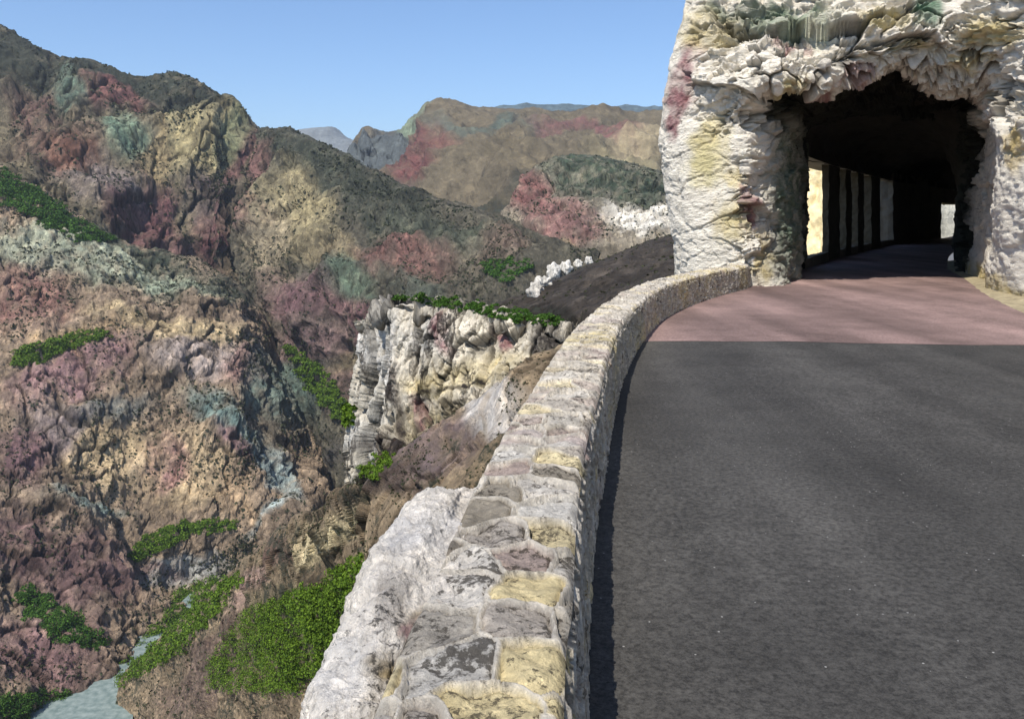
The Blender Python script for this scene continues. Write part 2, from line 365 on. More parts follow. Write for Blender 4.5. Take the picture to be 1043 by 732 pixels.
# middle ridge running down towards the white cliff
hill('hill', [
    [(235, 150, 1360), (262, 134, 1320), (285, 134, 1280), (315, 143, 1240), (352, 160, 1180), (395, 184, 1120), (440, 203, 1050), (490, 216, 980), (540, 236, 900), (610, 262, 820)],
    [(236, 185, 1280), (256, 165, 1270), (280, 160, 1230), (312, 170, 1180), (352, 188, 1120), (395, 208, 1050), (440, 223, 980), (490, 236, 900), (540, 252, 840), (610, 275, 780)],
    [(238, 230, 1200), (252, 215, 1190), (276, 205, 1150), (308, 212, 1090), (350, 226, 1020), (395, 240, 950), (440, 250, 890), (490, 258, 830), (540, 266, 790), (610, 290, 750)],
    [(244, 290, 1110), (262, 275, 1090), (284, 265, 1050), (315, 262, 990), (350, 266, 930), (395, 274, 870), (440, 282, 820), (490, 290, 780), (540, 296, 750), (610, 315, 720)],
    [(252, 350, 1040), (272, 335, 1010), (296, 322, 960), (325, 318, 900), (355, 318, 850), (395, 328, 800), (440, 335, 760), (490, 345, 730), (540, 350, 710), (610, 360, 700)],
    [(275, 430, 1000), (298, 415, 960), (322, 405, 910), (345, 398, 860), (370, 400, 800), (400, 415, 750), (440, 430, 720), (490, 440, 700), (540, 440, 690), (610, 440, 680)],
    [(305, 505, 985), (325, 500, 950), (345, 492, 890), (365, 490, 830), (385, 500, 780), (410, 520, 740), (450, 530, 710), (490, 540, 700), (540, 540, 690), (610, 540, 680)],
    [(318, 535, 960), (338, 535, 930), (358, 540, 880), (378, 550, 820), (398, 560, 770), (420, 580, 730), (450, 590, 700), (490, 600, 690), (540, 600, 680), (610, 600, 670)]],
    520, 440, [('r', 170, 20, .5), ('f', 50, 8, .45), ('r', 22, 3, .4), ('s', 30, 4, 1), ('p', 16, 2.4, .5)], (84, 80, 68, .6),
    [(330, 170, 90, 26, 24, (66, 70, 58), .9), (400, 215, 80, 26, 20, (70, 72, 60), .85), (470, 240, 70, 16, 12, (76, 80, 66), .7), (300, 215, 44, 40, 40, (150, 138, 104), .42),
     (275, 245, 22, 50, 10, (140, 128, 104), .5), (262, 190, 14, 50, 15, (122, 84, 76), .4), (340, 255, 40, 16, 10, (126, 114, 88), .55), (405, 262, 48, 20, 5, (122, 82, 72), .35),
     (355, 285, 30, 20, 0, (94, 108, 90), .4), (305, 300, 46, 30, 10, (116, 80, 82), .5), (360, 330, 36, 30, 0, (118, 80, 80), .5), (310, 350, 30, 24, 40, (120, 92, 88), .5),
     (470, 265, 22, 22, 0, (112, 104, 88), .45), (510, 262, 34, 20, 10, (106, 90, 78), .55), (480, 285, 40, 14, 0, (84, 78, 66), .6), (300, 400, 30, 40, -30, (84, 100, 92), .6),
     (350, 400, 18, 60, -20, (112, 92, 84), .55), (330, 470, 26, 30, 0, (88, 84, 78), .6), (425, 290, 30, 10, 0, (84, 90, 78), .5), (345, 375, 20, 14, 0, (130, 118, 92), .5)],
    M_hill, back=.25, lift=1.25)
# spur at the left, falling to the river
hill('hill', [
    [(-190, 90, 950), (-90, 125, 960), (0, 174, 980), (60, 208, 985), (120, 242, 990), (180, 262, 995), (236, 283, 1000), (268, 320, 1000), (292, 370, 985), (318, 430, 960), (345, 490, 930), (352, 500, 1150)],
    [(-190, 160, 900), (-90, 180, 905), (0, 212, 925), (58, 236, 930), (118, 258, 940), (178, 274, 945), (230, 298, 940), (260, 340, 930), (285, 395, 915), (308, 455, 890), (336, 505, 870), (345, 520, 1100)],
    [(-190, 220, 850), (-90, 235, 850), (0, 262, 865), (55, 284, 870), (115, 298, 875), (172, 308, 885), (222, 330, 885), (250, 368, 870), (274, 424, 850), (296, 478, 830), (322, 515, 815), (332, 530, 1080)],
    [(-190, 290, 800), (-90, 300, 800), (0, 322, 810), (50, 338, 815), (108, 346, 822), (162, 352, 835), (210, 374, 835), (240, 410, 815), (262, 458, 795), (284, 502, 780), (308, 528, 770), (318, 540, 1060)],
    [(-190, 370, 745), (-90, 370, 750), (0, 384, 760), (46, 396, 762), (100, 408, 770), (150, 425, 785), (194, 445, 775), (224, 480, 765), (246, 512, 755), (268, 530, 750), (296, 541, 750), (306, 552, 1040)],
    [(-190, 450, 690), (-90, 440, 700), (0, 448, 705), (42, 462, 708), (92, 484, 715), (140, 508, 730), (176, 524, 735), (208, 540, 735), (234, 552, 740), (258, 556, 745), (290, 556, 755), (300, 565, 1000)],
    [(-190, 520, 640), (-90, 510, 645), (-5, 510, 650), (36, 528, 650), (80, 556, 655), (120, 582, 670), (152, 592, 690), (188, 590, 725), (220, 580, 730), (250, 574, 745), (284, 567, 780), (292, 575, 980)],
    [(-190, 620, 570), (-95, 600, 580), (-15, 590, 585), (22, 602, 590), (70, 626, 597), (122, 645, 612), (164, 634, 642), (202, 612, 692), (210, 608, 700), (242, 593, 750), (280, 578, 800), (288, 585, 960)],
    [(-200, 760, 430), (-110, 730, 465), (-30, 712, 500), (8, 708, 525), (46, 700, 550), (106, 693, 571), (150, 666, 625), (200, 632, 680), (226, 604, 725), (236, 603, 770), (276, 587, 815), (284, 592, 940)],
    [(-200, 830, 430), (-110, 800, 465), (-30, 770, 500), (15, 755, 525), (52, 745, 550), (86, 730, 578), (126, 705, 625), (170, 672, 680), (208, 642, 725), (240, 620, 770), (282, 605, 815), (290, 610, 940)]],
    620, 560, [('r', 130, 10, .6), ('f', 45, 5, .5), ('r', 18, 2.6, .5), ('s', 26, 4, 1), ('p', 34, 4.0, .5), ('p', 11, 1.5, .6)], (128, 112, 94, .5),
    [(95, 264, 120, 26, 14, (140, 145, 124), .12), (180, 285, 60, 14, 14, (130, 139, 118), .4), (235, 295, 40, 12, 30, (71, 74, 62), .9), (130, 248, 90, 9, 20, (67, 74, 60), .9), (30, 300, 50, 46, 20, (130, 90, 78), .5),
     (20, 250, 40, 16, 20, (144, 146, 125), .3), (165, 332, 90, 12, 8, (170, 151, 116), .45), (80, 350, 60, 14, -12, (153, 130, 99), .5), (70, 380, 75, 22, -18, (149, 109, 106), .5),
     (200, 365, 55, 22, 5, (158, 144, 135), .5), (250, 375, 30, 18, 0, (160, 118, 106), .45), (110, 415, 60, 16, -8, (109, 111, 104), .6), (50, 430, 50, 26, 0, (125, 111, 106), .5),
     (25, 460, 40, 30, 30, (113, 81, 81), .5), (115, 460, 50, 34, 5, (177, 156, 121), .35), (190, 480, 46, 44, 20, (172, 151, 118), .38), (170, 470, 20, 30, 0, (158, 111, 102), .45), (240, 500, 20, 30, -20, (153, 130, 102), .4),
     (90, 510, 52, 14, 8, (104, 116, 109), .6), (235, 430, 60, 20, 35, (106, 125, 118), .55), (285, 400, 30, 50, -25, (102, 116, 106), .6), (285, 480, 40, 14, 40, (142, 158, 156), .35), (275, 520, 40, 10, -30, (149, 163, 160), .35),
     (245, 460, 30, 12, 40, (118, 88, 88), .5), (40, 560, 90, 40, 25, (99, 71, 69), .6), (90, 590, 60, 40, 30, (104, 76, 71), .6), (40, 660, 70, 50, 10, (135, 99, 95), .5), (190, 580, 50, 14, -10, (156, 156, 149), .5), (150, 575, 40, 10, 20, (118, 92, 83), .5)],
    M_hill, back=.15, lift=1.38)
# near spur below the parapet
hill('hillside', [
    [(660, 330, 68), (585, 372, 70), (510, 424, 72), (440, 462, 76), (385, 486, 82), (345, 502, 100), (290, 543, 220), (225, 592, 430), (170, 645, 540), (100, 714, 590), (50, 790, 630)],
    [(680, 345, 58), (600, 385, 60), (525, 442, 62), (455, 480, 66), (400, 506, 74), (360, 530, 88), (308, 570, 180), (245, 620, 355), (190, 676, 465), (132, 742, 535), (80, 820, 590)],
    [(700, 370, 48), (620, 410, 50), (550, 470, 52), (480, 512, 56), (425, 545, 62), (382, 575, 80), (335, 615, 140), (275, 668, 280), (220, 722, 390), (160, 790, 460), (110, 860, 520)],
    [(720, 420, 36), (650, 460, 38), (590, 520, 40), (530, 570, 43), (470, 610, 52), (420, 650, 72), (370, 690, 115), (320, 740, 200), (265, 795, 290), (210, 850, 360), (150, 920, 420)],
    [(740, 520, 20), (700, 600, 20), (640, 680, 20), (560, 740, 22), (480, 760, 30), (430, 790, 45), (390, 830, 75), (350, 880, 130), (300, 930, 190), (240, 1000, 240), (180, 1080, 280)]],
    1000, 330, [('r3', 60, 5.0, .8), ('f3', 22, 2.2, .8), ('p', 9, .8, .9), ('p', 3, .28, .8)], (132, 116, 94, .75),
    [(460, 475, 60, 26, -30, (104, 90, 88), .6), (520, 440, 40, 26, -30, (190, 184, 176), .55), (420, 500, 40, 12, -30, (76, 66, 62), .7), (370, 500, 30, 10, -30, (64, 58, 52), .8), (335, 548, 36, 24, -35, (196, 180, 140), .6), (385, 510, 20, 10, -30, (170, 150, 130), .6), (290, 565, 30, 10, -40, (110, 88, 78), .8),
     (262, 600, 40, 12, -45, (150, 124, 112), .75), (230, 650, 36, 14, -45, (98, 76, 66), .6), (200, 700, 60, 30, -40, (98, 78, 68), .6), (300, 640, 60, 40, -40, (74, 76, 50), .8)],
    M_slope, back=.5, lift=1.3)
# dark slope running down from the tunnel rock
hill('hillside', [
    [(730, 230, 150), (690, 238, 148), (660, 246, 146), (630, 258, 140), (600, 270, 135), (570, 284, 130), (540, 299, 126), (505, 312, 124), (470, 325, 122)],
    [(735, 262, 105), (695, 262, 105), (665, 270, 104), (632, 281, 103), (602, 292, 102), (572, 302, 104), (545, 311, 106), (508, 320, 108), (472, 332, 110)],
    [(740, 300, 72), (700, 300, 74), (668, 305, 76), (640, 313, 78), (612, 322, 81), (585, 329, 86), (555, 331, 93), (515, 332, 98), (475, 340, 102)],
    [(745, 370, 55), (705, 370, 58), (672, 370, 60), (645, 370, 64), (620, 375, 68), (595, 375, 74), (565, 370, 84), (520, 370, 92), (480, 370, 98)]],
    360, 240, [('r', 12, .7, 1), ('f', 4, .35, 1)], (72, 66, 60, .55), [(600, 290, 80, 6, -22, (92, 84, 76), .4), (650, 270, 60, 4, -22, (88, 80, 72), .4), (560, 325, 60, 8, 0, (44, 42, 36), .8)], M_slope, back=.3)
# white cliff below the road
hill('cliff', [
    [(430, 303, 150), (405, 304, 138), (412, 303, 130), (450, 306, 122), (490, 313, 118), (530, 320, 114), (575, 325, 110), (640, 332, 105)],
    [(400, 320, 140), (382, 327, 108), (398, 320, 97), (440, 316, 93), (480, 319, 90), (520, 326, 87), (560, 333, 84), (620, 342, 80)],
    [(398, 325, 140), (378, 330, 106), (396, 322, 94), (440, 322, 90), (480, 325, 87), (520, 332, 84), (560, 339, 81), (620, 350, 77)],
    [(392, 360, 140), (373, 370, 105), (392, 365, 92), (436, 365, 88), (478, 368, 85), (518, 370, 81), (558, 378, 79), (615, 390, 75)],
    [(385, 420, 140), (364, 425, 104), (386, 420, 90), (430, 420, 86), (474, 420, 82), (514, 418, 79), (552, 425, 77), (608, 440, 73)],
    [(380, 480, 140), (366, 478, 106), (384, 478, 88), (424, 474, 82), (466, 466, 78), (505, 462, 75), (545, 475, 73), (600, 490, 70)],
    [(400, 535, 160), (385, 540, 135), (395, 545, 112), (425, 545, 105), (460, 545, 100), (500, 545, 96), (540, 545, 92), (600, 550, 88)]],
    600, 420, [('p', 3.2, 1.7, .2), ('p', 1.3, .38, .3), ('p', .5, .12, .6), ('r', 9, 1.2, .3), ('f', 1.2, .12, .5)], (224, 214, 194, .42),
    [(480, 312, 140, 9, 6, (50, 48, 40), .8), (392, 360, 20, 60, 0, (226, 222, 214), .2), (440, 345, 30, 26, 0, (226, 222, 212), .25), (458, 342, 10, 22, 0, (168, 112, 112), .3), (505, 345, 8, 14, 0, (190, 130, 128), .2), (490, 375, 55, 16, -14, (212, 196, 154), .4),
     (440, 395, 30, 14, 0, (222, 202, 150), .25), (430, 435, 36, 20, 0, (190, 176, 140), .7), (480, 420, 40, 16, 10, (170, 156, 126), .8), (425, 425, 10, 22, 0, (180, 128, 120), .5), (520, 400, 26, 40, 0, (190, 178, 150), .6), (410, 470, 50, 22, 0, (178, 160, 122), .6), (470, 465, 60, 16, -10, (120, 104, 98), .6), (372, 440, 12, 50, 0, (214, 210, 200), .35), (405, 400, 6, 60, 0, (90, 82, 76), .8), (455, 395, 50, 4, -20, (60, 54, 48), .9), (395, 455, 26, 18, 0, (84, 70, 62), .9), (440, 455, 18, 14, 0, (60, 50, 46), .9), (500, 440, 36, 14, -40, (66, 56, 52), .9), (560, 350, 22, 18, 0, (96, 90, 84), .8)],
    M_cliff, back=False, warp=5, calm=1.3)

# ------------------------------------------------------------------ valley floor and river
m, nt, b = new_mat('valley_soil')
n_ = N(nt, 'ShaderNodeTexNoise'); n_.inputs['Scale'].default_value = .02; n_.inputs['Detail'].default_value = 8
tc = N(nt, 'ShaderNodeTexCoord'); nt.links.new(tc.outputs['Object'], n_.inputs['Vector'])
nt.links.new(ramp(nt, n_.outputs['Fac'], [(.35, (.06, .06, .045)), (.65, (.2, .17, .13))]), b.inputs['Base Color'])
S_ = 9000
o = mesh_obj('ground', [(-S_, -2000, -315), (S_, -2000, -315), (S_, S_, -315), (-S_, S_, -315)], [(0, 1, 2, 3)], m); tag(o, kind='structure')
mw, nt, b = new_mat('river_water')
n_ = N(nt, 'ShaderNodeTexNoise'); n_.inputs['Scale'].default_value = .25; n_.inputs['Detail'].default_value = 6
tc = N(nt, 'ShaderNodeTexCoord'); nt.links.new(tc.outputs['Object'], n_.inputs['Vector'])
nt.links.new(ramp(nt, n_.outputs['Fac'], [(.35, (.14, .19, .18)), (.7, (.27, .32, .30))]), b.inputs['Base Color']); b.inputs['Roughness'].default_value = .35
bp = N(nt, 'ShaderNodeBump'); bp.inputs['Strength'].default_value = .3; bp.inputs['Distance'].default_value = .5
nt.links.new(n_.outputs['Fac'], bp.inputs['Height']); nt.links.new(bp.outputs[0], b.inputs['Normal'])
ctr = catmull([(*G(60, 800, -298), 34), (*G(85, 715, -298), 30), (*G(122, 680, -298), 22), (*G(165, 650, -298), 18), (*G(215, 606, -298), 18), (*G(262, 560, -298), 24), (*G(305, 524, -298), 34), (*G(350, 495, -298), 45)], 60)
Vr = []; 
for k in range(60):
    t = ctr[min(k+1, 59)][:2]-ctr[max(k-1, 0)][:2]; t /= np.linalg.norm(t); nn = np.array([-t[1], t[0]])
    for s in (-1, 1): Vr.append((*(ctr[k][:2]+nn*s*ctr[k][2]), -298))
o = mesh_obj('river', Vr, [(2*k, 2*k+1, 2*k+3, 2*k+2) for k in range(59)], mw); tag(o, kind='structure')

# ------------------------------------------------------------------ road
wall_top_px = [(575, 699), (583, 612), (588, 520), (598, 445), (610, 402), (619, 365), (632, 333), (650, 311), (671, 295), (699, 284), (728, 277), (757, 272)]
WT = .60
wl = [(-.28, -5.0), (-.02, 0.0)]+[G(a, b_, WT) for a, b_ in wall_top_px]
wl.append((wl[-1][0]+.45, wl[-1][1]+1.1))
wall_line = np.array(wl)                                       # road-side top edge of the parapet
def resample(L, steps):
    L = catmull(np.array(L, float), 600); s = np.concatenate([[0], np.cumsum(np.linalg.norm(np.diff(L[:, :2], axis=0), axis=1))])
    out = [0.0]
    while out[-1] < s[-1]-1e-6:
        p = np.array([np.interp(out[-1], s, L[:, k]) for k in (0, 1)])
        out.append(out[-1]+steps(p))
    out[-1] = s[-1]
    return np.array(out), np.stack([np.interp(out, s, L[:, k]) for k in range(L.shape[1])], 1)

# left wall of the tunnel in plan (inner side), px column and depth
Lpx = [(790, 24.6), (806, 28.5), (822, 33), (844, 38), (855.5, 40.5), (861.5, 42), (867.5, 43.5), (874, 45.5), (880, 47), (887.6, 49.5), (896.5, 52.5), (910, 57), (935, 64), (956, 71), (972, 79), (984, 90)]
Lw = np.array([((a-CX)/F*d, d) for a, d in Lpx])
Rw = np.array([(14.9, 28.6), (16.9, 33.0), (19.0, 37.5), (21.3, 42.0), (24.3, 47.2), (28.3, 53.5), (32.5, 60.0), (37.5, 68.0), (43.0, 77.0), (50, 88)])
left_edge = np.concatenate([wall_line[:-1]+[.02, 0], Lw[1:]])
right_edge = np.array([(8.9, -6), (8.9, 0), (9.1, 6), (9.4, 11), (10.05, 16.8), (11.65, 21.5), (14.2, 27.9), (16.3, 33), (18.5, 37.5), (20.8, 42.0), (23.8, 47.2), (28.3, 53.5), (32.5, 60.0), (37.5, 68.0), (43.0, 77.0), (50, 88)])

def road_z(x, y): return 0.012*np.sin(x*.7+y*.4)+0*x
def asphalt(name, c_lo, c_hi, worn):
    m, nt, b = new_mat(name)
    tc = N(nt, 'ShaderNodeTexCoord'); co = tc.outputs['Object']
    def nz(sc, det, r=.6, mp=None):
        n = N(nt, 'ShaderNodeTexNoise'); n.inputs['Scale'].default_value = sc; n.inputs['Detail'].default_value = det; n.inputs['Roughness'].default_value = r
        nt.links.new(mp or co, n.inputs['Vector']); return n.outputs['Fac']
    base = ramp(nt, nz(26, 6, .9), [(.40, c_lo), (.60, c_hi)])
    big = ramp(nt, nz(.28, 5), [(.3, .72), (.5, 1.0), (.7, 1.3)])
    mp = N(nt, 'ShaderNodeMapping'); mp.inputs['Rotation'].default_value = (0, 0, math.radians(12)); mp.inputs['Scale'].default_value = (.9, .07, 1); nt.links.new(co, mp.inputs[0])
    tr = ramp(nt, nz(1.0, 4, .5, mp.outputs[0]), [(.32, .66), (.5, 1.0), (.68, 1.36)])
    col = mixc(nt, base, big, 1, 'MULTIPLY'); col = mixc(nt, col, tr, 1, 'MULTIPLY')
    pt = ramp(nt, nz(1.6, 7, .75), [(.36, .8), (.5, 1.0), (.66, 1.15)]); col = mixc(nt, col, pt, 1, 'MULTIPLY')
    v = N(nt, 'ShaderNodeTexVoronoi'); v.inputs['Scale'].default_value = 38; nt.links.new(co, v.inputs['Vector'])
    wn = N(nt, 'ShaderNodeSeparateColor'); nt.links.new(v.outputs['Color'], wn.inputs[0])
    g = math_n(nt, 'MULTIPLY', math_n(nt, 'GREATER_THAN', wn.outputs[0], .98), math_n(nt, 'LESS_THAN', v.outputs['Distance'], .2))
    col = mixc(nt, col, worn, math_n(nt, 'MULTIPLY', g, .8))
    dk = ramp(nt, nz(5.5, 6, .7), [(.27, 1.0), (.33, 0.0)]); col = mixc(nt, col, tuple(x*.4 for x in c_lo), math_n(nt, 'MULTIPLY', dk, .6))
    nt.links.new(col, b.inputs['Base Color']); b.inputs['Roughness'].default_value = .78; b.inputs['Specular IOR Level'].default_value = .3
    bp = N(nt, 'ShaderNodeBump'); bp.inputs['Strength'].default_value = .6; bp.inputs['Distance'].default_value = .012
    nt.links.new(nz(70, 4, .8), bp.inputs['Height']); nt.links.new(bp.outputs[0], b.inputs['Normal'])
    return m
M_as1 = asphalt('dark_asphalt', (.022, .0208, .019), (.080, .076, .069), (.38, .37, .35))
M_as2 = asphalt('reddish_asphalt', (.14, .09, .08), (.26, .182, .165), (.45, .38, .36))
def road_strip(name, d0, d1, mat, dz=0.0, edge=0.0):
    # rows at constant y (depth); left/right edges as functions of y
    ys = np.linspace(d0, d1, 90); V = []; nx = 40
    le = catmull(left_edge, 500); re = catmull(right_edge, 500)
    for y in ys:
        xl = np.interp(y, le[:, 1], le[:, 0])-.12; xr = np.interp(y, re[:, 1], re[:, 0])
        for x in np.linspace(xl, xr, nx):
            yy = y
            if y == ys[0] and edge: yy = y+edge*float(noise(np.array([[x*.8, 3.1, 0]]))[0])-.055*(x-4)
            V.append((x, yy, dz+.012*math.sin(x*.7+y*.4)))
    return mesh_obj(name, V, grid_faces(90, nx), mat)
tag(road_strip('road', -5.5, 14.2, M_as1, 0), kind='structure')
tag(road_strip('road', 13.75, 86, M_as2, .005, .10), kind='structure')
# bed under the road, verge along the right hand rock
m_v = rock_mat('verge_gravel', .12, speck_size=.03, bump=.6)
ve_r = np.array([(10.6, -6), (10.7, 0), (10.9, 6), (11.2, 11), (11.9, 16.8), (13.3, 21.5), (15.8, 27.9), (17.8, 33), (20, 37.5)])
A = catmull(right_edge[:9]-[.12, 0], 120); Bv = catmull(ve_r, 120); V = []
for k in range(120):
    for j in range(10):
        t = j/9; p = A[k]*(1-t)+Bv[k]*t
        V.append((p[0], p[1], -.02+.05*min(1, t*6)+.16*t*t+.03*float(noise(np.array([[p[0]*2, p[1]*2, 0]]))[0])))
V = np.array(V); tag(mesh_obj('verge', V, grid_faces(120, 10), m_v, cols=tint(V, (166, 154, 126, .4), [])), kind='structure')

# ------------------------------------------------------------------ parapet wall of rubble stone
PW = empty('parapet_wall', (float(wall_line[5][0])-.27, float(wall_line[5][1]), 0))
tag(PW, 'low pale rubble-stone parapet curving along the left edge of the road to the tunnel', 'wall')
ss, WL = resample(wall_line, lambda p: .0085 if 1.6 < p[1] < 5 else (.0085*max(1, p[1]/5) if p[1] >= 5 else .05))
tg = np.gradient(WL, axis=0); tg /= np.linalg.norm(tg, axis=1)[:, None]; nl = np.stack([-tg[:, 1], tg[:, 0]], 1)   # left of travel = valley side
stone_cols = [lin(c) for c in ((196, 190, 180), (176, 170, 160), (150, 144, 134), (206, 190, 146), (190, 176, 138), (150, 134, 126), (132, 124, 110), (160, 152, 142), (190, 186, 178), (128, 120, 108))]
SC = np.array(stone_cols)
def masonry(Q, cell, joint, seed, V3, proud=.020):
    """Q (n,2) wall coordinates in metres -> height offset and colour"""
    q = np.stack([Q[:, 0]/cell[0], Q[:, 1]/cell[1], np.full(len(Q), .5+seed)], 1)
    w = .16*np.stack([fbm(q*1.1+seed, 3), fbm(q*1.1+40+seed, 3), np.zeros(len(q))], 1)
    q = q+w; q[:, 2] = np.floor(q[:, 2])+.5
    i = np.floor(q).astype(int); n = len(q); f1 = np.full(n, 9.); f2 = np.full(n, 9.); idc = np.zeros(n, int)
    for a in (-1, 0, 1):
        for b2 in (-1, 0, 1):
            c = i+np.array([a, b2, 0]); h = _h(c[:, 0], c[:, 1], c[:, 2])
            pt = c[:, :2]+.5+(np.stack([_perm[h+11], _perm[h+97]], 1)/255.0-.5)*.8
            dd = np.linalg.norm(pt-q[:, :2], axis=1); mm = dd < f1
            f2 = np.where(mm, f1, np.minimum(f2, dd)); idc = np.where(mm, h, idc); f1 = np.where(mm, dd, f1)
    e = (f2-f1)*min(cell)
    jm = 1-sstep(joint*.5, joint*1.1, e)                       # mortar ribbon
    grv = sstep(joint*.6, joint*1.2, e)*(1-sstep(joint*1.3, joint*2.4, e))   # groove beside the ribbon
    col = SC[(idc*7+3) % len(SC)]
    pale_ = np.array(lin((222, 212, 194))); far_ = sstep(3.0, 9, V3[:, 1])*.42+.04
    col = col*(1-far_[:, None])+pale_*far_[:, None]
    yl = sstep(.12, .4, fbm(V3/np.array([1.1, 1.6, 1.1])+5, 2))*.75; pk = sstep(.35, .6, fbm(V3/1.3+25, 2))*.4
    col = col*(1-yl[:, None])+np.array(lin((208, 192, 146)))*yl[:, None]; col = col*(1-pk[:, None])+np.array(lin((160, 130, 128)))*pk[:, None]
    hgt = proud*jm-.014*grv+.034*fbm(V3*4.5, 5)*(1-jm)+(((idc*13) % 17)/17-.5)*.022*(1-jm)
    mort = np.array(lin((204, 196, 182)))
    col = col*(1-jm[:, None]*.9)+mort*jm[:, None]*.9
    al = .62*(1-jm)+.15*jm+.22*(((idc*5) % 11)/11)*(1-jm)+.12*grv
    return hgt, np.concatenate([col, al[:, None]], 1)
TH = .54
def wall_strip(name, profile, ncol, cell, joint, seed, normal_fn, edges=True):
    t = np.linspace(0, 1, ncol); nS = len(ss)
    S, T = np.meshgrid(ss, t, indexing='ij'); S = S.ravel(); T = T.ravel()
    base = np.repeat(WL, ncol, 0); nL = np.repeat(nl, ncol, 0)
    off, z, q2, nrm_l, nrm_z = profile(T)
    wob = .02*fbm(np.stack([S*.9, S*0, S*0+seed], 1), 2)
    V = np.stack([base[:, 0]+nL[:, 0]*off, base[:, 1]+nL[:, 1]*off, z+wob], 1)
    hg, c = masonry(np.stack([S, q2], 1), cell, joint, seed, V)
    # flatten relief where strips meet so that they share an edge
    ed = np.minimum(sstep(0, .04, T), sstep(0, .04, 1-T)) if edges else np.ones(len(T))
    hg = hg*ed
    V[:, 0] += nL[:, 0]*nrm_l*hg; V[:, 1] += nL[:, 1]*nrm_l*hg; V[:, 2] += nrm_z*hg
    return mesh_obj(name, V, grid_faces(nS, ncol), M_stone, parent=PW, cols=c)
def prof_top(T):
    x = T*TH; r = .035
    z = WT-r*(np.clip(1-x/r, 0, 1)**2)-r*(np.clip(1-(TH-x)/r, 0, 1)**2)+.015*np.sin(T*3.1416)
    return x, z, x, 0*T, np.ones(len(T))
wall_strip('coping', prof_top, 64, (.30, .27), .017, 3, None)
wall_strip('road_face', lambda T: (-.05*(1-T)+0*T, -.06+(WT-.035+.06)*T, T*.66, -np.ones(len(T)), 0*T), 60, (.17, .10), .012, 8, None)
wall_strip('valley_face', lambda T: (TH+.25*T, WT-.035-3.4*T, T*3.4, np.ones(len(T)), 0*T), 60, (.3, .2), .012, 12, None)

# speckled rock bulging out beside the wall, near the camera
def RW(x, y, z): return (x, y, z, 0)
rows = []
RB = [
 # from under the wall edge outwards/downwards ; columns near -> far
 [(560, 860, 2.059), (500, 790, 2.367), (462, 705, 2.738), (458, 640, 2.985), (466, 588, 3.396), (472, 552, 3.808), (480, 522, 4.220), (490, 500, 4.580), (505, 488, 4.838)],
 [(460, 900, 2.059), (420, 800, 2.367), (408, 712, 2.738), (420, 638, 3.037), (436, 588, 3.396), (450, 550, 3.808), (464, 519, 4.272), (478, 500, 4.631), (500, 492, 4.941)],
 [(400, 900, 2.0), (370, 800, 2.35), (362, 710, 2.7), (383, 630, 3.0), (404, 578, 3.35), (424, 540, 3.75), (446, 512, 4.2), (468, 498, 4.6), (498, 496, 4.95)],
 [(360, 920, 2.05), (325, 810, 2.4), (322, 712, 2.8), (352, 634, 3.15), (372, 580, 3.5), (392, 542, 3.95), (425, 514, 4.4), (455, 502, 4.8), (496, 502, 5.2)],
 [(345, 1000, 2.2), (318, 900, 2.7), (322, 800, 3.2), (350, 720, 3.6), (372, 660, 4.0), (396, 610, 4.5), (430, 570, 5.0), (465, 550, 5.4), (500, 540, 5.8)],
 [(345, 1400, 2.4), (330, 1300, 3.0), (340, 1200, 3.6), (360, 1100, 4.1), (385, 1000, 4.6), (410, 900, 5.2), (440, 820, 5.8), (475, 760, 6.4), (510, 720, 6.8)]]
hill('rock_outcrop', RB, 420, 420, [('f', .6, .04, 1), ('r', .3, -.02, 1), ('w', .13, .012, 1), ('f', .05, .010, 1)], (232, 224, 212, .62),
     [(420, 690, 60, 30, 0, (140, 124, 92), .6), (440, 640, 44, 26, 0, (130, 114, 88), .6), (425, 645, 22, 16, 0, (150, 120, 120), .5), (398, 612, 24, 34, 20, (150, 142, 134), .95), (345, 680, 30, 50, 0, (214, 210, 204), .4), (430, 545, 50, 26, 0, (214, 210, 205), .45)],
     M_bulge, back=False, kind=None)
o = HILLS['rock_outcrop'][0][0]; tag(o, 'white black-speckled rock bulging out beside the near end of the parapet', 'rock')

